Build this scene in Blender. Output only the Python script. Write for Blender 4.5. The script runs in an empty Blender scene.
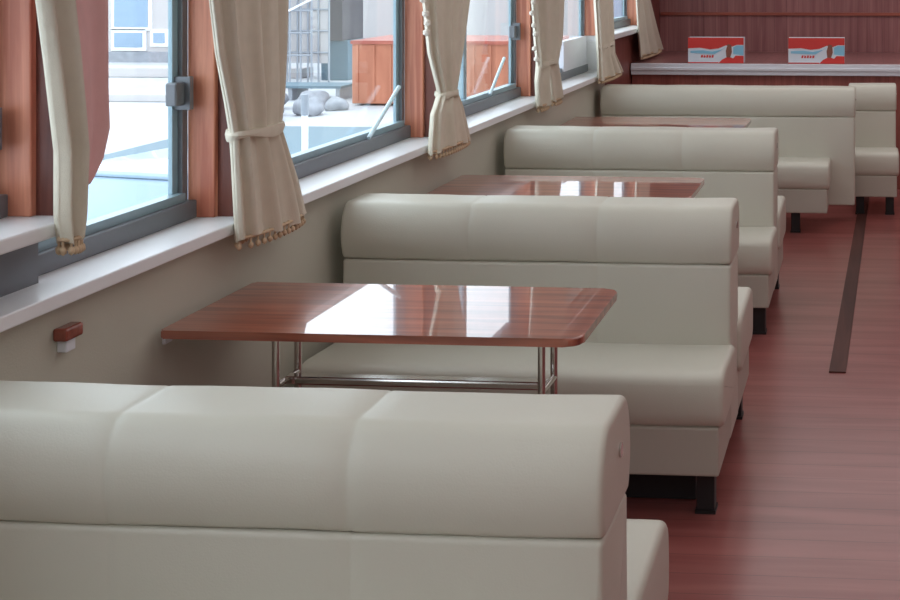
import bpy, bmesh, math, random
from mathutils import Vector, Matrix
random.seed(4)
S = bpy.context.scene
COL = S.collection

# ------------------------------------------------------------------ materials
def lin(r, g, b):
    f = lambda c: (c/255/12.92) if c/255 <= .04045 else ((c/255+.055)/1.055)**2.4
    return (f(r), f(g), f(b), 1)

def new_mat(name):
    m = bpy.data.materials.new(name); m.use_nodes = True
    nt = m.node_tree
    return m, nt, nt.nodes['Principled BSDF']

def mapping(nt, scale=(1, 1, 1)):
    tc = nt.nodes.new('ShaderNodeTexCoord'); mp = nt.nodes.new('ShaderNodeMapping')
    mp.inputs['Scale'].default_value = scale
    nt.links.new(tc.outputs['Object'], mp.inputs['Vector'])
    return mp.outputs['Vector']

def plain(name, col, rough=.5, metal=0, noise=.05, scale=8, bump=0, bscale=200, coat=0, spec=.5):
    m, nt, b = new_mat(name)
    b.inputs['Roughness'].default_value = rough
    b.inputs['Metallic'].default_value = metal
    b.inputs['Coat Weight'].default_value = coat
    b.inputs['Specular IOR Level'].default_value = spec
    v = mapping(nt)
    n = nt.nodes.new('ShaderNodeTexNoise'); n.inputs['Scale'].default_value = scale; n.inputs['Detail'].default_value = 4
    nt.links.new(v, n.inputs['Vector'])
    r = nt.nodes.new('ShaderNodeMix'); r.data_type = 'RGBA'
    r.inputs['A'].default_value = [c*(1-noise) for c in col[:3]]+[1]
    r.inputs['B'].default_value = [min(1, c*(1+noise)) for c in col[:3]]+[1]
    nt.links.new(n.outputs['Fac'], r.inputs['Factor'])
    nt.links.new(r.outputs['Result'], b.inputs['Base Color'])
    if bump:
        n2 = nt.nodes.new('ShaderNodeTexNoise'); n2.inputs['Scale'].default_value = bscale; n2.inputs['Detail'].default_value = 3
        nt.links.new(v, n2.inputs['Vector'])
        bp = nt.nodes.new('ShaderNodeBump'); bp.inputs['Strength'].default_value = bump; bp.inputs['Distance'].default_value = .004
        nt.links.new(n2.outputs['Fac'], bp.inputs['Height']); nt.links.new(bp.outputs['Normal'], b.inputs['Normal'])
    return m

def wood(name, dark, light, scale, rough=.3, coat=0, coat_rough=.03, grooves=None, spec=.5, plank=None):
    """grain: stretched noise; grooves: (axis, spacing) fine lines cut in the board"""
    m, nt, b = new_mat(name)
    b.inputs['Roughness'].default_value = rough
    b.inputs['Coat Weight'].default_value = coat; b.inputs['Coat IOR'].default_value = 1.8 if coat == 1 else 1.5; b.inputs['Coat Roughness'].default_value = coat_rough
    b.inputs['Specular IOR Level'].default_value = spec
    v = mapping(nt, scale)
    n = nt.nodes.new('ShaderNodeTexNoise'); n.inputs['Scale'].default_value = 1; n.inputs['Detail'].default_value = 6
    n.inputs['Distortion'].default_value = .6
    nt.links.new(v, n.inputs['Vector'])
    cr = nt.nodes.new('ShaderNodeValToRGB')
    cr.color_ramp.elements[0].position = .35; cr.color_ramp.elements[0].color = dark
    cr.color_ramp.elements[1].position = .65; cr.color_ramp.elements[1].color = light
    nt.links.new(n.outputs['Fac'], cr.inputs['Fac'])
    out = cr.outputs['Color']
    if plank:
        ax, sp, amt = plank
        tc = nt.nodes.new('ShaderNodeTexCoord'); sx = nt.nodes.new('ShaderNodeSeparateXYZ')
        nt.links.new(tc.outputs['Object'], sx.inputs['Vector'])
        d = nt.nodes.new('ShaderNodeMath'); d.operation = 'DIVIDE'; d.inputs[1].default_value = sp
        nt.links.new(sx.outputs[ax], d.inputs[0])
        fl = nt.nodes.new('ShaderNodeMath'); fl.operation = 'FLOOR'; nt.links.new(d.outputs[0], fl.inputs[0])
        wn = nt.nodes.new('ShaderNodeTexWhiteNoise'); wn.noise_dimensions = '1D'; nt.links.new(fl.outputs[0], wn.inputs['W'])
        mr = nt.nodes.new('ShaderNodeMapRange'); mr.inputs['To Min'].default_value = 1-amt; mr.inputs['To Max'].default_value = 1+amt
        nt.links.new(wn.outputs['Value'], mr.inputs['Value'])
        fr = nt.nodes.new('ShaderNodeMath'); fr.operation = 'FRACT'; nt.links.new(d.outputs[0], fr.inputs[0])
        lt = nt.nodes.new('ShaderNodeMath'); lt.operation = 'GREATER_THAN'; lt.inputs[1].default_value = .03
        nt.links.new(fr.outputs[0], lt.inputs[0])
        m2 = nt.nodes.new('ShaderNodeMapRange'); m2.inputs['To Min'].default_value = .6; m2.inputs['To Max'].default_value = 1
        nt.links.new(lt.outputs[0], m2.inputs['Value'])
        mu = nt.nodes.new('ShaderNodeMath'); mu.operation = 'MULTIPLY'
        nt.links.new(mr.outputs[0], mu.inputs[0]); nt.links.new(m2.outputs[0], mu.inputs[1])
        vm = nt.nodes.new('ShaderNodeVectorMath'); vm.operation = 'SCALE'
        nt.links.new(out, vm.inputs[0]); nt.links.new(mu.outputs[0], vm.inputs['Scale'])
        out = vm.outputs[0]
    nt.links.new(out, b.inputs['Base Color'])
    return m

M = {}
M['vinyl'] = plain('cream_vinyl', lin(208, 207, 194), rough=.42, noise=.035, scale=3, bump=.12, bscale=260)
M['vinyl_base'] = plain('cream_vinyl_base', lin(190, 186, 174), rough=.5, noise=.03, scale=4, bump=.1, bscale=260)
M['wall'] = plain('wall_vinyl', lin(194, 192, 178), rough=.6, noise=.03, scale=5, bump=.15, bscale=180)
M['sill'] = plain('white_sill', lin(238, 240, 243), rough=.3, noise=.02)
M['nosing'] = plain('white_nosing', lin(226, 228, 236), rough=.35, noise=.02)
M['grey_metal'] = plain('grey_frame', lin(118, 122, 128), rough=.4, metal=.3, noise=.05)
M['blue_metal'] = plain('pale_blue_frame', lin(150, 176, 188), rough=.35, metal=.2, noise=.05)
M['pale_arm'] = plain('pale_arm', lin(205, 228, 238), rough=.3, noise=.02)
M['chrome'] = plain('chrome', lin(205, 200, 196), rough=.12, metal=1, noise=.02)
M['black'] = plain('black_foot', lin(34, 34, 36), rough=.5, noise=.1)
M['linen'] = plain('curtain_linen', lin(218, 211, 194), rough=.9, noise=.07, scale=25, bump=.3, bscale=400)
M['rose'] = plain('rose_cloth', lin(232, 186, 184), rough=.85, noise=.08, scale=20, bump=.2, bscale=300)
M['fringe'] = plain('fringe', lin(205, 180, 150), rough=.9, noise=.2, scale=60)
M['pompom'] = plain('pompom', lin(238, 232, 220), rough=.9, noise=.05, scale=60)
M['ceiling'] = plain('ceiling_white', lin(225, 222, 220), rough=.6, noise=.02)
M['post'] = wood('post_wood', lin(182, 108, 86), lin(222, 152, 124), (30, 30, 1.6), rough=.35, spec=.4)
M['post_shade'] = wood('post_wood_shaded', lin(92, 52, 46), lin(120, 72, 62), (30, 30, 1.6), rough=.4, spec=.4)  # darkened copy of the post wood, shade put into its colour
M['table'] = wood('table_wood', lin(128, 62, 46), lin(182, 104, 80), (1.6, 34, 20), rough=.3, coat=1, coat_rough=.015)
M['table_edge'] = wood('table_edge', lin(118, 54, 42), lin(150, 76, 60), (1.6, 34, 20), rough=.25, coat=.6)
M['panel'] = wood('maroon_panel', lin(142, 92, 93), lin(172, 120, 119), (26, 26, .9), rough=.3, spec=.4, plank=(0, .11, .06))
M['panel_trim'] = wood('panel_trim', lin(150, 76, 62), lin(176, 98, 80), (1, 20, 20), rough=.3)
M['panel_low'] = wood('low_panel', lin(146, 78, 70), lin(168, 96, 86), (30, 30, 2), rough=.4, plank=(0, .05, .08))
M['floor'] = wood('floor_wood', lin(138, 74, 70), lin(158, 93, 88), (1.2, 12, 1), rough=.3, coat=.6, coat_rough=.2, plank=(1, .12, .06))
M['floor_strip'] = wood('floor_strip', lin(70, 40, 36), lin(90, 54, 48), (12, 1, 1), rough=.5, spec=.2)
M['box_red'] = plain('carton_red', lin(214, 60, 56), rough=.4, noise=.04)
M['box_white'] = plain('carton_white', lin(222, 230, 240), rough=.4, noise=.02)
M['box_blue'] = plain('carton_blue', lin(140, 200, 228), rough=.4, noise=.03)
M['box_brown'] = plain('carton_brown', lin(140, 88, 74), rough=.5, noise=.05)
M['quay'] = plain('quay_concrete', lin(172, 174, 178), rough=.85, noise=.14, scale=.9)
M['pale_stone'] = plain('pale_render', lin(182, 178, 178), rough=.85, noise=.05, scale=1)
M['blue_glass'] = plain('blue_window_glass', lin(134, 156, 178), rough=.3, noise=.08, scale=2)
M['car_paint'] = plain('car_paint', lin(156, 176, 192), rough=.25, noise=.02, coat=.5)
M['car_glass'] = plain('car_glass', lin(134, 154, 174), rough=.4, noise=.02)
M['rubber'] = plain('rubber', lin(40, 42, 46), rough=.7)
M['rust'] = wood('rust_steel', lin(158, 96, 72), lin(178, 114, 88), (2.2, 2.2, .4), rough=.7)
M['steel'] = plain('pale_steel', lin(142, 148, 156), rough=.5, noise=.1, scale=3)
M['rock'] = plain('rubble', lin(140, 143, 150), rough=.9, noise=.35, scale=5)
M['dark_box'] = plain('dark_cabin', lin(76, 72, 78), rough=.7, noise=.1)
M['blue_tarp'] = plain('blue_tarp', lin(92, 114, 126), rough=.6, noise=.06)

m, nt, b = new_mat('lamp_diffuser')
b.inputs['Base Color'].default_value = (1, 1, 1, 1)
b.inputs['Emission Color'].default_value = (1, .97, .93, 1); b.inputs['Emission Strength'].default_value = 3.0
M['lamp'] = m
m = bpy.data.materials.new('window_glass'); m.use_nodes = True; nt = m.node_tree
nt.nodes.clear()
o = nt.nodes.new('ShaderNodeOutputMaterial'); mx = nt.nodes.new('ShaderNodeMixShader')
tr = nt.nodes.new('ShaderNodeBsdfTransparent'); tr.inputs['Color'].default_value = (.95, .98, .99, 1)
gl = nt.nodes.new('ShaderNodeBsdfGlossy'); gl.inputs['Roughness'].default_value = .02
lw = nt.nodes.new('ShaderNodeLayerWeight'); lw.inputs['Blend'].default_value = .5
pw = nt.nodes.new('ShaderNodeMath'); pw.operation = 'POWER'; pw.inputs[1].default_value = 5
fr = nt.nodes.new('ShaderNodeMath'); fr.operation = 'MULTIPLY_ADD'; fr.inputs[1].default_value = .7; fr.inputs[2].default_value = .03
nt.links.new(lw.outputs['Facing'], pw.inputs[0]); nt.links.new(pw.outputs[0], fr.inputs[0])
nt.links.new(fr.outputs[0], mx.inputs[0]); nt.links.new(tr.outputs[0], mx.inputs[1]); nt.links.new(gl.outputs[0], mx.inputs[2])
nt.links.new(mx.outputs[0], o.inputs['Surface'])
M['glass'] = m

# ------------------------------------------------------------------ helpers
def obj(name, bm, mat, parent=None, smooth=False, loc=None):
    bmesh.ops.recalc_face_normals(bm, faces=bm.faces)
    me = bpy.data.meshes.new(name); bm.to_mesh(me); bm.free()
    me.materials.append(M[mat] if isinstance(mat, str) else mat)
    if smooth:
        for p in me.polygons: p.use_smooth = True
        me.set_sharp_from_angle(angle=math.radians(40))
    o = bpy.data.objects.new(name, me); COL.objects.link(o)
    if loc: o.location = loc
    if parent: o.parent = parent
    return o

def thing(name, label, cat, loc=(0, 0, 0), group=None, rz=0):
    o = bpy.data.objects.new(name, None); COL.objects.link(o)
    o.location = loc; o.rotation_euler.z = rz; o.empty_display_size = .1
    o['label'] = label; o['category'] = cat
    if group: o['group'] = group
    return o

def tag(o, label, cat, group=None):
    o['label'] = label; o['category'] = cat
    if group: o['group'] = group
    return o

def struct(o, label=None):
    o['kind'] = 'structure'
    if label: o['label'] = label
    return o

def add_box(bm, x0, x1, y0, y1, z0, z1, bev=0, seg=2):
    t = bmesh.new()
    bmesh.ops.create_cube(t, size=1)
    for v in t.verts:
        v.co = Vector(((x0+x1)/2+v.co.x*(x1-x0), (y0+y1)/2+v.co.y*(y1-y0), (z0+z1)/2+v.co.z*(z1-z0)))
    if bev:
        bmesh.ops.bevel(t, geom=list(t.edges), offset=bev, segments=seg, profile=.5, affect='EDGES')
    merge(bm, t); return bm

def merge(bm, t):
    me = bpy.data.meshes.new('tmp'); t.to_mesh(me); t.free(); bm.from_mesh(me); bpy.data.meshes.remove(me)

def box(*a, **k): return add_box(bmesh.new(), *a, **k)

def add_tube(bm, pts, r, n=12):
    pts = [Vector(p) for p in pts]; rings = []
    for i, p in enumerate(pts):
        d = (pts[min(i+1, len(pts)-1)]-pts[max(i-1, 0)]).normalized()
        up = Vector((0, 0, 1)) if abs(d.z) < .9 else Vector((1, 0, 0))
        a = d.cross(up).normalized(); b_ = d.cross(a).normalized()
        rings.append([bm.verts.new(p+r*(math.cos(2*math.pi*k/n)*a+math.sin(2*math.pi*k/n)*b_)) for k in range(n)])
    for i in range(len(rings)-1):
        for k in range(n):
            bm.faces.new((rings[i][k], rings[i][(k+1) % n], rings[i+1][(k+1) % n], rings[i+1][k]))
    bm.faces.new(rings[0]); bm.faces.new(rings[-1][::-1])
    return bm

def tube(*a, **k): return add_tube(bmesh.new(), *a, **k)

def rpoly(corners, n=6):
    """corners (a, b, radius) -> rounded outline"""
    out = []; N = len(corners)
    for i, (a, b_, r) in enumerate(corners):
        p = Vector((a, b_)); q0 = Vector(corners[i-1][:2]); q1 = Vector(corners[(i+1) % N][:2])
        if r <= 0: out.append(p); continue
        d0 = q0-p; d1 = q1-p
        r0 = min(r, d0.length*.49); r1 = min(r, d1.length*.49)
        s = p+d0.normalized()*r0; e = p+d1.normalized()*r1
        for k in range(n+1):
            t = k/n; out.append(s*(1-t)**2+p*2*t*(1-t)+e*t*t)
    return out

def loft_x(profile, x0, x1, e=.02, seams=(), groove=.0035, wob=0):
    """closed (y,z) outline swept along x with rounded ends and stitched grooves"""
    P = [Vector(p) for p in profile]; N = len(P)
    area = sum(P[i].x*P[(i+1) % N].y-P[(i+1) % N].x*P[i].y for i in range(N))
    sg = 1 if area > 0 else -1
    nr = []
    for i in range(N):
        d = (P[(i+1) % N]-P[i-1])
        d = d.normalized() if d.length > 1e-9 else Vector((1, 0))
        nr.append(Vector((d.y, -d.x))*sg)
    secs = []
    K = 5
    for k in range(K+1):
        t = k/K*math.pi/2; secs.append((x0+e*(1-math.cos(t)) if False else x0+e*(1-math.cos(t)), e*(1-math.sin(t))))
    xs = []
    for s in sorted(seams): xs += [(s-.006, 0), (s, groove), (s+.006, 0)]
    M_ = int((x1-x0)/.06)
    for k in range(1, M_):
        x = x0+(x1-x0)*k/M_
        if x > x0+e*1.5 and x < x1-e*1.5 and all(abs(x-s) > .02 for s in seams): xs.append((x, 0))
    secs += sorted(xs)
    for k in range(K, -1, -1):
        t = k/K*math.pi/2; secs.append((x1-e*(1-math.cos(t)), e*(1-math.sin(t))))
    bm = bmesh.new(); rings = []
    for x, off in secs:
        w = wob*math.sin(x*9.1+P[0].x*7)+wob*.6*math.sin(x*23+1)
        rings.append([bm.verts.new((x, p.x-n_.x*off, p.y-n_.y*off+w)) for p, n_ in zip(P, nr)])
    for i in range(len(rings)-1):
        for k in range(N):
            bm.faces.new((rings[i][k], rings[i][(k+1) % N], rings[i+1][(k+1) % N], rings[i+1][k]))
    bm.faces.new(rings[0]); bm.faces.new(rings[-1])
    return bm

def children(o): return [c for c in bpy.data.objects if c.parent == o]
def copy_tree(o, parent=None):
    c = o.copy(); COL.objects.link(c)
    if parent: c.parent = parent
    for ch in children(o): copy_tree(ch, c)
    return c

# ------------------------------------------------------------------ room shell
XW = -1.95          # inner face of the window wall
Y0, Y1, XR, ZC = -1.6, 11.68, 2.6, 2.3
struct(obj('floor', box(-2.15, XR+.1, Y0-.1, Y1+.1, -.08, 0), 'floor'))
struct(obj('ceiling', box(-2.25, XR+.1, Y0-.1, Y1+.1, ZC, ZC+.08), 'ceiling'))
struct(obj('wall_left', box(-2.15, XW, Y0, 9.22, 0, .995), 'wall'))
bm = box(-2.15, XW, Y0, Y1, 2.02, ZC)
struct(obj('wall_left_upper', bm, 'wall'))
struct(obj('wall_left_far', add_box(box(-2.15, XW, 9.22, Y1, 0, 1.25), -2.15, XW, 10.88, Y1, 1.25, 2.02), 'panel_low'))
struct(obj('wall_back', box(-2.15, XR, Y1, Y1+.1, 0, ZC), 'panel'))
struct(obj('wall_right', box(XR, XR+.1, Y0, Y1, 0, ZC), 'panel'))
struct(obj('wall_front', box(-2.15, XR, Y0-.1, Y0, 0, ZC), 'wall'))
struct(obj('trim_1', box(-1.94, XR, Y1-.03, Y1, 1.342, 1.372, bev=.004), 'panel_trim'), 'thin reddish rail across the maroon end wall')
bm = bmesh.new()
q = [(-.18, 5.6), (-.105, 5.6), (.0, 10.0), (-.07, 10.0)]
a = [bm.verts.new((x, y, 0)) for x, y in q]; b = [bm.verts.new((x, y, .006)) for x, y in q]
bm.faces.new(a); bm.faces.new(b)
for i in range(4): bm.faces.new((a[i], a[(i+1) % 4], b[(i+1) % 4], b[i]))
struct(obj('trim_2', bm, 'floor_strip'), 'narrow dark strip along the aisle floor')  # dark slanting band laid just above the floor
# sill boards
struct(obj('trim_3', box(-2.15, -1.9, Y0, 9.16, .995, 1.03, bev=.004), 'sill'), 'long white window sill board')
struct(obj('trim_4', add_box(box(-2.12, -1.9, Y0, 2.93, 1.165, 1.2, bev=.005), -2.12, -2.03, Y0, 2.93, 1.03, 1.165), 'sill'), 'raised white sill end at the nearest window')
struct(obj('trim_5', add_box(box(-2.12, -1.9, 9.16, 10.88, 1.25, 1.29, bev=.005), -2.1, -1.9, 9.13, 9.22, 1.03, 1.25), 'sill'), 'raised white sill at the far corner')
# grey lower riser beneath raised ledge
struct(obj('trim_6', box(-2.05, -2.03+.015, Y0, 2.94, 1.03, 1.165), 'grey_metal'), 'grey band under the raised near sill')
# posts between windows
posts = [(2.89, 1.2), (3.74, 1.03), (5.55, 1.03), (7.35, 1.03), (9.15, 1.29), (10.78, 1.29)]
for i, (y, z) in enumerate(posts):
    w = .07 if i == 0 else .10
    p = obj('trim_%d' % (7+i), box(-2.085, -2.0, y, y+w, z, 2.02, bev=.004), 'post')
    struct(p, 'reddish wooden post between the windows')
    obj('shade_strip', box(-2.0, -1.95, y+.02, y+w, z, 2.02), 'post_shade', p)  # shaded inner edge of the post, painted as darker wood

# windows
def window(n, ya, yb, z0, mull=None, arm=None, latch=True, panel=None, sash='grey_metal'):
    w = obj('window_%d' % n, add_box(add_box(add_box(box(-2.14, -2.055, ya, yb, z0, z0+.055, bev=.004),
            -2.14, -2.085, ya, yb, 1.96, 2.02), -2.14, -2.085, ya, ya+.03, z0, 2.02), -2.12, -2.085, yb-.03, yb, z0, 2.02), sash)
    struct(w)
    obj('sash', add_box(add_box(add_box(box(-2.113, -2.1, yb-.06, yb-.03, z0+.055, 1.96), -2.135, -2.1, ya+.03, ya+.065, z0+.055, 1.96),
        -2.135, -2.1, ya+.03, yb-.03, 1.92, 1.96), -2.113, -2.075, ya+.03, yb-.03, z0+.055, z0+.08), 'blue_metal', w)
    obj('glass', box(-2.109, -2.105, ya+.06, yb-.055, z0+.05, 1.93), 'glass', w)
    if mull: obj('mullion', box(-2.135, -2.1, mull-.025, mull+.025, z0+.055, 1.93), 'blue_metal', w)
    if arm:
        obj('stay_arm', tube([(-2.06, arm[0], arm[1]), (-2.06, arm[2], arm[3])], .009, n=8), 'pale_arm', w)
    if latch:
        obj('latch', add_box(box(-2.1, -2.065, yb-.10, yb-.05, 1.38, 1.45, bev=.005), -2.1, -2.05, yb-.05, yb-.03, 1.365, 1.465), 'grey_metal', w)
    if panel: obj('lower_panel', box(-2.1, -2.06, panel[0], panel[1], panel[2], panel[3], bev=.003), 'nosing', w)
    return w
window(1, 1.0, 2.89, 1.2)
window(2, 2.96, 3.74, 1.03)
window(3, 3.84, 5.55, 1.03, arm=(5.08, 1.09, 5.42, 1.27), latch=False)
window(4, 5.65, 7.35, 1.03, mull=6.45, arm=(6.75, 1.10, 7.02, 1.28))
window(5, 7.45, 9.15, 1.03, panel=(8.42, 9.11, 1.06, 1.29), latch=False)
window(6, 9.25, 10.78, 1.29, latch=False)

# ------------------------------------------------------------------ benches
def head_profile(c=0):
    return rpoly([(c-.118, .742, .02), (c-.142, .81, .06), (c-.132, .89, .06), (c-.095, .945, .025), (c+.095, .945, .025), (c+.132, .89, .06), (c+.142, .81, .06), (c+.118, .742, .02)])
def back_profile(zb):
    return rpoly([(-.128, zb, .01), (-.125, .5, .1), (-.118, .743, .015), (.118, .743, .015), (.125, .5, .1), (.128, zb, .01)])
def seat_profile(sgn, a, b_):
    h = .478 if sgn < 0 else .512
    pts = [(a, .29, .05), (b_, .29, .06), (b_+.012, .40, .05), (b_-.01, h, .07), (a, h-.016, .05)]
    return rpoly([(sgn*y, z, r) for y, z, r in pts])

def bench(name, label, c, x0, x1, seams, double=True, seat_x1=None, group=None, feet=None, front=.50, rear=.57, cat='bench'):
    t = thing(name, label, cat, (0, c, 0), group)
    sx = seat_x1 if seat_x1 is not None else x1
    h = obj('headrest_cushion', loft_x(head_profile(), x0, x1, .014, seams, groove=.002, wob=.0012), 'vinyl', t, True)
    obj('backrest', loft_x(back_profile(.13), x0+.002, x1-.004, .012, seams, groove=.0015), 'vinyl', t, True)
    for sgn, d in ((-1, front), (1, rear)):
        if sgn == 1 and not double: continue
        obj('seat_cushion', loft_x(seat_profile(sgn, .085, d-.012), x0, sx+.012, .02, [], wob=.001), 'vinyl', t, True)
        y0, y1 = sorted((sgn*.11, sgn*(d-.02)))
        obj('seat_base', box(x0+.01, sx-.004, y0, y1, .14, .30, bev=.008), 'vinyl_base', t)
        for fx in (feet or (x0+.06, sx-.085)):
            ya, yb = sorted((sgn*(d-.13), sgn*(d-.07)))
            obj('foot', add_box(box(fx, fx+.06, ya, yb, 0.008, .142, bev=.004), fx-.004, fx+.064, ya-.004, yb+.004, 0, .012), 'black', t)
    if double: obj('base_block', box(x0+.04, sx-.10, -(front-.17), rear-.17, .004, .145), 'black', t)  # black filler added to stand in for the shadow under the seats
    obj('grommet', tube([(x1-.004, .02, .86), (x1+.004, .02, .86)], .014), 'chrome', t)
    return t
sm = (-.965, -1.43)
A = bench('double_bench', 'cream padded double bench nearest the camera, filling the bottom left corner', 2.41, -1.9, -.484, sm, group='cream booth benches')
B = copy_tree(A); B.location.y = 4.56
B['label'] = 'cream padded double bench just behind the fully visible red wood table'
Cb = copy_tree(A); Cb.location.y = 6.59
Cb['label'] = 'cream padded double bench behind the second table, third from the camera'
D = bench('booth_bench', 'cream padded bench with the wider back standing before the maroon counter', 8.96, -1.9, -.10, (), double=False, seat_x1=-.28, group='cream booth benches', feet=(-1.8, -.53))
E = bench('booth_bench', 'narrow cream single seat at the far right beside the aisle end', 9.62, -.16, .2, (), double=False, group='cream booth benches')
E.scale = (1, 1, .96)

# ------------------------------------------------------------------ tables
def table(y0, label):
    t = thing('booth_table', label, 'table', (0, y0, 0), 'red wood booth tables')
    pr = rpoly([(-1.925, 0, .01), (-.765, 0, .05), (-.765, .53, .05), (-1.925, .53, .01)], n=6)
    bm = bmesh.new()
    lo = [bm.verts.new((p.x, p.y, .787)) for p in pr]; hi = [bm.verts.new((p.x, p.y, .81)) for p in pr]
    n = len(pr)
    bm.faces.new(hi); bm.faces.new(lo[::-1])
    for i in range(n): bm.faces.new((lo[i], lo[(i+1) % n], hi[(i+1) % n], hi[i]))
    es = [e for e in bm.edges if abs(e.verts[0].co.z-e.verts[1].co.z) < 1e-5]
    bmesh.ops.bevel(bm, geom=es, offset=.006, segments=3, profile=.5, affect='EDGES')
    obj('tabletop', bm, 'table', t)
    for x in (-1.69, -.92):
        for y in (.19, .33):
            obj('leg', tube([(x, y, .006), (x, y, .786)], .011), 'chrome', t, True)
            obj('floor_flange', tube([(x, y, 0), (x, y, .01)], .035, n=20), 'chrome', t)
        obj('top_plate', box(x-.03, x+.03, .14, .38, .774, .785), 'grey_metal', t)
    obj('stretcher', box(-1.69, -.92, .238, .282, .588, .612, bev=.006), 'chrome', t)
    for x in (-1.69, -.92): obj('cross_bar', tube([(x, .19, .60), (x, .33, .60)], .010), 'chrome', t, True)
    obj('wall_bracket', add_box(box(-1.949, -1.88, .06, .085, .772, .784), -1.949, -1.94, .055, .09, .755, .784), 'nosing', t)
    return t
table(3.31, 'glossy red wood table fully in view with bright window reflections')
T2 = table(5.35, 'glossy red wood table seen over the second bench, only its top showing')
T3 = table(7.67, 'farthest red wood table, a thin strip visible behind the third bench')

k = thing('wall_cleat', 'small brown wooden block fixed to the beige wall left of the table', 'bracket', (-1.95, 2.93, .9))
obj('block', box(0, .035, -.035, .035, 0, .032, bev=.006), 'table_edge', k)
obj('bracket', box(0, .025, -.018, .018, -.03, .002, bev=.003), 'nosing', k)

# ------------------------------------------------------------------ far counter and cartons
sh = thing('counter', 'maroon wood counter with a broad white front edge along the end wall', 'counter', (0, 10.2, 0))
obj('counter_top', box(-1.94, XR-.01, .03, 1.47, .97, 1.006), 'panel', sh)
obj('nosing', add_box(box(-1.94, XR-.01, -.01, .03, .915, 1.007, bev=.004), -1.94, XR-.01, -.022, .0, .952, .975, bev=.003), 'nosing', sh)
obj('front_panel', box(-1.94, XR-.01, .04, .08, .0, .97), 'panel_low', sh)

def carton(x0, label):
    t = thing('tissue_carton', label, 'box', (x0, 10.238, 1.009), 'red cartons on the counter')
    obj('carton_body', box(0, .455, 0, .13, 0, .208, bev=.003), 'box_white', t)
    def decal(name, pts, mat, y=-.002):
        bm = bmesh.new()
        f0 = [bm.verts.new((a, y, b_)) for a, b_ in pts]; f1 = [bm.verts.new((a, .001, b_)) for a, b_ in pts]
        bm.faces.new(f0); bm.faces.new(f1[::-1]); n = len(pts)
        for i in range(n): bm.faces.new((f0[i], f0[(i+1) % n], f1[(i+1) % n], f1[i]))
        return obj(name, bm, mat, t)
    top = [(0, .208), (.455, .208), (.455, .15), (.40, .15), (.36, .135), (.31, .145), (.25, .12), (.18, .112), (.10, .125), (0, .12)]
    decal('red_band', top, 'box_red')
    decal('blue_patch', [(.37, .075), (.455, .065), (.455, .145), (.40, .145), (.37, .13)], 'box_blue')
    decal('blue_wave', [(.02, .10), (.12, .105), (.2, .095), (.29, .115), (.31, .13), (.22, .075), (.12, .078), (.02, .082)], 'box_blue')
    decal('red_corner', [(.25, 0), (.455, 0), (.455, .06), (.39, .062), (.37, .04), (.33, .055), (.28, .03)], 'box_red')
    decal('figure_mark', [(.315, .05), (.345, .045), (.36, .09), (.355, .15), (.325, .155), (.31, .10)], 'box_brown', -.003)
    for i in range(5):
        decal('letter_mark', [(.105+i*.022, .045), (.12+i*.022, .045), (.124+i*.022, .066-.006*(i % 2)), (.109+i*.022, .066)], 'box_red')
    decal('red_line', [(0, 0), (.25, 0), (.25, .008), (0, .008)], 'box_red')
    return t
carton(-1.478, 'left of the two red and white cartons on the white edged counter')
carton(-.658, 'right of the two red and white cartons on the white edged counter')

# ------------------------------------------------------------------ curtains
def curtain_mesh(rows, folds=7, depth=.045, amp=.6, fa=.016, seed=0, n=160, x=-1.87):
    rnd = random.Random(seed); ph = [rnd.uniform(0, 6.28) for _ in range(4)]
    bm = bmesh.new(); rings = []
    # interpolate rows
    R = []
    zs = sorted(rows, key=lambda r: -r[0]); 
    for i in range(len(zs)-1):
        a, b_ = zs[i], zs[i+1]; m_ = max(2, int((a[0]-b_[0])/.02))
        for k in range(m_): 
            t = k/m_; t = t*t*(3-2*t)*.5+t*.5
            R.append([a[j]+(b_[j]-a[j])*t for j in range(3)]+[a[0], ])
    R.append(list(zs[-1])+[0])
    ztop, zbot = zs[0][0], zs[-1][0]
    wmax = max(r[2]-r[1] for r in zs)
    for (z, y0, y1, _) in R:
        yc, hw = (y0+y1)/2, (y1-y0)/2
        ring = []
        sway = (ztop-z)
        tight = hw*2/wmax
        for k in range(n):
            a = 2*math.pi*k/n
            f1 = math.sin(folds*a+ph[0]+sway*.9)+.45*math.sin((folds*2-3)*a+ph[1]-sway*1.3)
            r = 1+amp*.5*f1*abs(math.sin(a))
            ring.append(bm.verts.new((x+depth*(.7+.4*tight)*math.sin(a)+fa*(.35+.65*tight)*f1*abs(math.sin(a))**.5, yc+hw*math.cos(a)*(1+.03*f1), z+ (.008*math.sin(3*a+ph[2]) if z < zbot+.01 else 0))))
        rings.append(ring)
    for i in range(len(rings)-1):
        for k in range(n): bm.faces.new((rings[i][k], rings[i][(k+1) % n], rings[i+1][(k+1) % n], rings[i+1][k]))
    bm.faces.new(rings[0]); bm.faces.new(rings[-1][::-1])
    return bm

def ball(bm, co, r, sz=1):
    bmesh.ops.create_icosphere(bm, subdivisions=1, radius=r, matrix=Matrix.Translation(co) @ Matrix.Diagonal((1, 1, sz, 1)))

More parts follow.
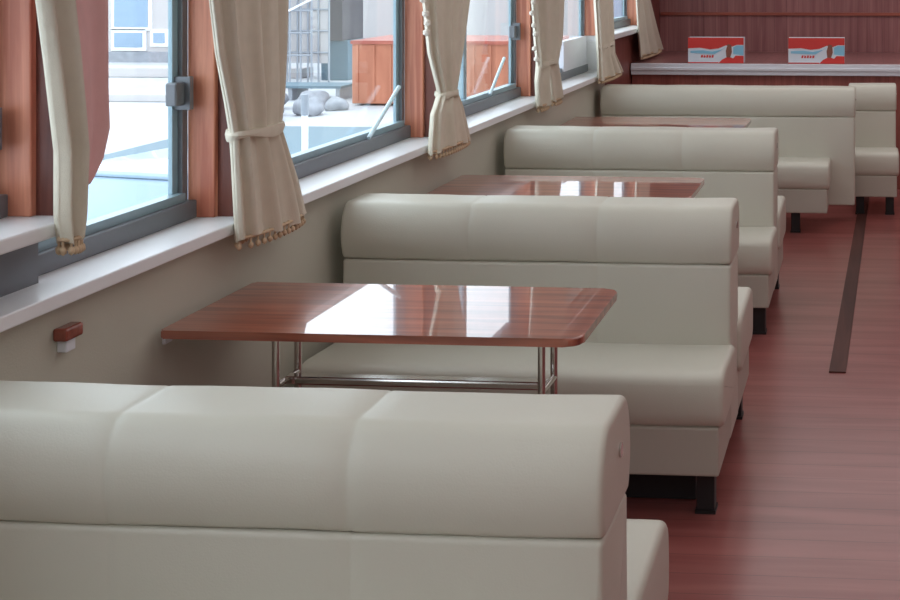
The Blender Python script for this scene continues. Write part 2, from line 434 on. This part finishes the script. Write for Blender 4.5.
def fringe_mesh(y0, y1, z, x=-1.87, dep=.05):
    bm = bmesh.new(); n = max(7, int((y1-y0)/.03))
    add_tube(bm, [(x+dep*.9*math.sin(a), (y0+y1)/2+(y1-y0)/2*.97*math.cos(a), z+.006) for a in [i*math.pi/16 for i in range(33)]], .005, n=6)
    for k in range(n+1):
        for s in (-1, 1):
            t = -1+2*k/n
            yy = (y0+y1)/2+(y1-y0)/2*t*.97; xx = x+s*dep*math.sqrt(max(0, 1-t*t))*.9
            if s == 1 or abs(t) < .98:
                add_tube(bm, [(xx, yy, z+.012), (xx, yy, z-.012)], .003, n=5)
                ball(bm, (xx, yy, z-.02), .009, 1.3)
    return bm

def curtain(label, rows, tie=None, seed=0, pomp=False, folds=7, depth=.045, tails=None):
    yc = (rows[-1][1]+rows[-1][2])/2
    t = thing('curtain', label, 'curtain', (-1.87, yc, 0), 'cream window curtains')
    def put(name, bm, mat, smooth=True):
        for v in bm.verts: v.co -= Vector((-1.87, yc, 0))
        return obj(name, bm, mat, t, smooth)
    if tails:
        put('cloth', curtain_mesh(rows, folds, depth, seed=seed), 'linen')
        for i, tr_ in enumerate(tails):
            put('tail', curtain_mesh(tr_, 4, depth*.6, seed=seed+i+7, n=96), 'linen')
            put('fringe', fringe_mesh(tr_[-1][1], tr_[-1][2], tr_[-1][0], dep=depth*.6), 'fringe')
    else:
        put('cloth', curtain_mesh(rows, folds, depth, seed=seed), 'linen')
        put('fringe', fringe_mesh(rows[-1][1], rows[-1][2], rows[-1][0], dep=depth*1.1), 'fringe')
    if tie:
        z, ya, yb = tie
        put('tieback', curtain_mesh([(z+.013, ya+.004, yb-.004), (z, ya-.004, yb+.004), (z-.013, ya+.004, yb-.004)], 3, depth*1.28, fa=.003, seed=seed), 'linen')
    if pomp:
        for (z, y) in pomp:
            bm = bmesh.new(); ball(bm, (-1.862, y, z), .017); put('pompom', bm, 'pompom')
    return t

c1 = curtain('leftmost narrow cream curtain at the raised sill, with a rose coloured half',
        [(2.03, 2.68, 2.83), (1.722, 2.734, 2.842), (1.582, 2.762, 2.865), (1.463, 2.783, 2.882), (1.368, 2.80, 2.894), (1.216, 2.800, 2.885), (1.157, 2.815, 2.872)], seed=1, folds=5, depth=.022)
bm = curtain_mesh([(2.03, 2.80, 3.03), (1.72, 2.815, 3.01), (1.5, 2.85, 3.01), (1.40, 2.86, 3.015), (1.33, 2.865, 2.99), (1.27, 2.875, 2.94)], 5, .024, seed=5, x=-1.90)
for v in bm.verts: v.co -= Vector((-1.87, c1.location.y, 0))
obj('rose_half', bm, 'rose', c1, True)['label'] = 'rose coloured half of the curtain'
curtain('large tied cream curtain hanging left of the nearest table, hem over the sill',
        [(2.03, 3.40, 3.95), (1.698, 3.483, 3.921), (1.546, 3.517, 3.914), (1.392, 3.573, 3.9), (1.299, 3.603, 3.875), (1.235, 3.608, 3.918), (1.106, 3.62, 3.998), (.985, 3.632, 4.056)],
        tie=(1.30, 3.60, 3.875), seed=2, folds=11, depth=.042)
curtain('cream curtain tied at its waist before the third post, pompoms on its left edge',
        [(2.03, 5.16, 5.85), (1.65, 5.215, 5.757), (1.429, 5.275, 5.671), (1.242, 5.40, 5.58), (1.163, 5.31, 5.67), (1.0, 5.275, 5.787)],
        tie=(1.235, 5.395, 5.585), seed=3, folds=10, depth=.034, pomp=[(1.70, 5.20), (1.66, 5.17), (1.60, 5.20), (1.56, 5.22), (1.52, 5.21), (1.80, 5.15), (1.75, 5.18)])
curtain('cream curtain parting into two tails, above the second table end',
        [(2.03, 6.82, 7.7), (1.602, 6.929, 7.595), (1.369, 6.993, 7.545), (1.225, 7.05, 7.43)],
        seed=4, folds=9, depth=.032, pomp=[(1.70, 6.90), (1.60, 6.91), (1.54, 6.88), (1.47, 6.92), (1.42, 6.95), (1.34, 6.93), (1.28, 6.97)],
        tails=[[(1.26, 7.06, 7.26), (1.15, 7.02, 7.22), (1.0, 7.04, 7.25)], [(1.26, 7.20, 7.43), (1.13, 7.30, 7.50), (1.0, 7.36, 7.56)]], tie=(1.24, 7.06, 7.43))
curtain('slender cream curtain hanging by the far end of the benches',
        [(2.03, 8.45, 9.05), (1.561, 8.554, 9.058), (1.311, 8.618, 9.094), (1.167, 8.651, 9.13), (1.01, 8.651, 9.42)], tie=(1.24, 8.65, 9.10), seed=6, folds=8, depth=.03)
curtain('farthest cream curtain, in the corner beside the maroon end wall',
        [(2.03, 9.95, 10.5), (1.519, 10.085, 10.592), (1.261, 10.173, 10.941), (1.06, 10.263, 11.26)], seed=8, folds=8, depth=.03)
tag(obj('curtain_rod', tube([(-1.88, Y0+.05, 2.06), (-1.88, Y1-.01, 2.06)], .012), 'chrome'), 'long thin metal rod carrying the cream curtains along the window wall', 'rod')

# ------------------------------------------------------------------ outside
G = -1.5
struct(obj('ground', box(-120, 60, -60, 160, G-.3, G), 'quay'))
def building(name, label, x0, x1, y0, y1, h, wins, mat='pale_stone'):
    t = thing(name, label, 'building', ((x0+x1)/2, y0, G))
    cx_ = (x0+x1)/2
    obj('wall', box(x0-cx_, x1-cx_, 0, y1-y0, 0, h), mat, t)
    for (a, b_, z0, z1) in wins:
        f = obj('window', box(a-.12-cx_, b_+.12-cx_, -.06, .05, z0-.12, z1+.12), 'sill', t)
        obj('pane', box(a-cx_, b_-cx_, -.09, 0, z0, z1), 'blue_glass', f)
    obj('base_block', box(x0-cx_-.1, x1-cx_+.1, -.35, 0, 0, .35), 'rock', t)
    return t
building('quay_building', 'pale building with blue windows seen through the near window', -33, -20.2, 42, 47, 7,
         [(-26.0, -24.8, 1.2, 2.3), (-26.0, -25.0, .5, 1.0), (-29.0, -27.8, 1.2, 2.3), (-24.6, -24.2, .65, 1.0), (-23.95, -23.55, .65, 1.0)])
# kerb steps on the quay in front of the building
for i, (y, z) in enumerate(((36, .3), (29.5, .2), (25.5, .16))):
    tag(obj('concrete_step', box(-26, -16.6, y, y+.8, G, G+z, bev=.03), 'pale_stone'), ['farthest', 'middle', 'nearest'][i]+' of the pale concrete steps crossing the quay outside', 'step', 'pale quay steps')

# car
car = thing('car', 'pale blue car parked outside, glass and bonnet seen through the near window', 'car', (-6.75, 11.6, G), rz=math.radians(-12))
def prism_y(pts, x0, x1, bev=.05):
    bm = bmesh.new()
    a = [bm.verts.new((x0, y, z)) for y, z in pts]; b_ = [bm.verts.new((x1, y, z)) for y, z in pts]; n = len(pts)
    bm.faces.new(a); bm.faces.new(b_[::-1])
    for i in range(n): bm.faces.new((a[i], a[(i+1) % n], b_[(i+1) % n], b_[i]))
    if bev: bmesh.ops.bevel(bm, geom=list(bm.edges), offset=bev, segments=2, profile=.5, affect='EDGES')
    return bm
obj('body', prism_y([(-2.1, .25), (-2.15, .65), (-1.3, .85), (1.5, .9), (2.1, .85), (2.15, .3)], -.85, .85), 'car_paint', car, True)
obj('cabin', prism_y([(-1.3, .84), (-.55, 1.36), (.9, 1.4), (1.6, .88)], -.74, .74, .06), 'car_glass', car, True)
obj('roof', box(-.66, .66, -.5, .9, 1.36, 1.43, bev=.03), 'car_paint', car, True)
for x in (-.80, .80):
    for y in (-1.35, 1.35):
        w = obj('wheel', tube([(x-.1, y, .31), (x+.1, y, .31)], .31, n=28), 'rubber', car, True)
        obj('hub', tube([(x-.105, y, .31), (x+.105, y, .31)], .17, n=20), 'steel', w, True)
for x in (-.55, .55): obj('headlamp', box(x-.18, x+.18, -2.16, -2.08, .56, .7, bev=.02), 'sill', car)

# scaffold
sc = thing('scaffold', 'grey lattice scaffold standing on the quay beyond the second window', 'scaffold', (-16.35, 33, G))
for x in (-1.6, -1.3, -1.0, -.7, -.4, -.1, .2, .5, .8, 1.1, 1.4):
    for y in (0, 1.1): obj('upright', tube([(x, y, 0), (x, y, 4.4)], .03, n=8), 'steel', sc)
for z in (.9, 1.5, 2.1, 2.7, 3.3, 3.9):
    for y in (0, 1.1): obj('rail', tube([(-1.6, y, z), (1.4, y, z)], .025, n=8), 'steel', sc)
obj('brace', tube([(-1.6, -.04, .9), (1.4, -.04, 2.4)], .03, n=8), 'sill', sc)
obj('brace', tube([(-1.6, -.04, 2.1), (1.4, -.04, 3.6)], .03, n=8), 'sill', sc)
obj('net', box(-1.6, 1.4, 1.14, 1.16, .6, 4.4), 'pale_stone', sc)
# low bench-like workbench with grey mass below
wb = thing('work_platform', 'low platform with a pale blue edge in front of the scaffold', 'platform', (-14.1, 30.6, G))
obj('deck', box(-1.3, 1.2, -.5, .5, .3, .36), 'blue_tarp', wb)
for x in (-1.2, -.1, 1.1): obj('leg', box(x-.05, x+.05, -.45, .45, 0, .3), 'steel', wb)
for i, (x, y, r) in enumerate(((-14.5, 28.7, .34), (-13.8, 28.2, .40), (-12.95, 28.6, .36), (-12.4, 27.2, .33), (-13.3, 27.0, .36), (-14.1, 26.9, .30), (-12.2, 28.2, .26), (-12.75, 26.2, .24))):
    bm = bmesh.new(); bmesh.ops.create_icosphere(bm, subdivisions=3, radius=r)
    for v in bm.verts: v.co *= 1+.22*math.sin(v.co.x*11+i)*math.cos(v.co.y*9+v.co.z*7)
    for v in bm.verts: v.co.z = max(v.co.z*.7, -r*.45)
    lab = ['behind the others at the left end', 'large, second from the left at the back', 'at the back, in front of the platform', 'front right, before the container',
           'front centre of the heap', 'front left, lowest of the heap', 'small, right end at the back', 'smallest, nearest to the boat'][i]
    tag(obj('boulder', bm, 'rock', smooth=True, loc=(x, y, G+r*.45)), 'rough grey quay boulder '+lab, 'rock', 'boulders on the quay')
bo = thing('bollard', 'short white bollard with a grey cap outside the second window', 'bollard', (-6.42, 14, G))
obj('shaft', tube([(0, 0, 0), (0, 0, 1.6)], .036, n=20), 'sill', bo, True)
obj('cap', tube([(0, 0, 1.6), (0, 0, 1.84)], .044, n=20), 'steel', bo, True)
tag(obj('quay_mat', box(-13.2, -8.6, 20.5, 25, G, G+.04, bev=.01), 'blue_tarp'), 'flat blue grey sheet lying on the quay beside the boat', 'sheet')
# dark cabin, tarp, container, pale house
dk = thing('site_cabin', 'small dark grey cabin left of the rust orange container', 'cabin', (-15.5, 35.4, G))
obj('cabin_body', box(-.4, .38, 0, 1.5, 1.15, 4.2, bev=.02), 'dark_box', dk)
obj('cabin_base', box(-.3, .5, .1, 1.4, 0, 1.15, bev=.02), 'blue_tarp', dk)
ct = thing('container', 'rust orange steel container on the quay', 'container', (-11.2, 29.1, G), rz=math.radians(0))
obj('container_body', box(-1.0, 3.6, 0, 2.4, .05, 1.5, bev=.02), 'rust', ct)
for kx in range(12): obj('rib', box(-.9+kx*.4, -.84+kx*.4, -.03, .01, .12, 1.44), 'rust', ct)
obj('top_rail', box(-1.02, 3.62, -.04, 2.44, 1.46, 1.54), 'panel_trim', ct)
building('quay_house', 'pale rendered house behind the rust orange container', -19.5, -5.5, 44, 50, 6, [(-12, -11, 1.2, 2.3), (-9, -8, 1.2, 2.3)])

# ------------------------------------------------------------------ light
w = bpy.data.worlds.new('World'); S.world = w; w.use_nodes = True
bg = w.node_tree.nodes['Background']; bg.inputs['Color'].default_value = (.86, .93, 1, 1); bg.inputs['Strength'].default_value = 3.6
for (nm, loc, sx_, sy_, e) in (('ceiling_fill', (.3, .6, 2.27), 3.6, 3.6, 26), ('ceiling_fill', (.3, 4.9, 2.27), 3.6, 3.8, 30), ('ceiling_fill', (.3, 9.2, 2.27), 3.6, 3.8, 34)):  # unseen area fills without fixtures, added for soft light and even floor haze
    l = bpy.data.lights.new(nm, 'AREA'); l.shape = 'RECTANGLE'; l.size = sx_; l.size_y = sy_; l.energy = e; l.color = (1, .98, .97)
    o = bpy.data.objects.new(nm, l); COL.objects.link(o); o.location = loc

# ------------------------------------------------------------------ camera
cam = bpy.data.cameras.new('Camera'); co = bpy.data.objects.new('Camera', cam); COL.objects.link(co)
co.location = (0, 0, 1.8); co.rotation_euler = (math.radians(90), 0, .07)
cam.sensor_width = 36; cam.lens = 1265/900*36
cam.shift_x = -331/900; cam.shift_y = -334/900
cam.clip_start = .02
S.camera = co
S.view_settings.view_transform = 'Standard'; S.view_settings.look = 'None'
S.view_settings.gamma = 1; S.view_settings.use_curve_mapping = False; S.view_settings.exposure = 0
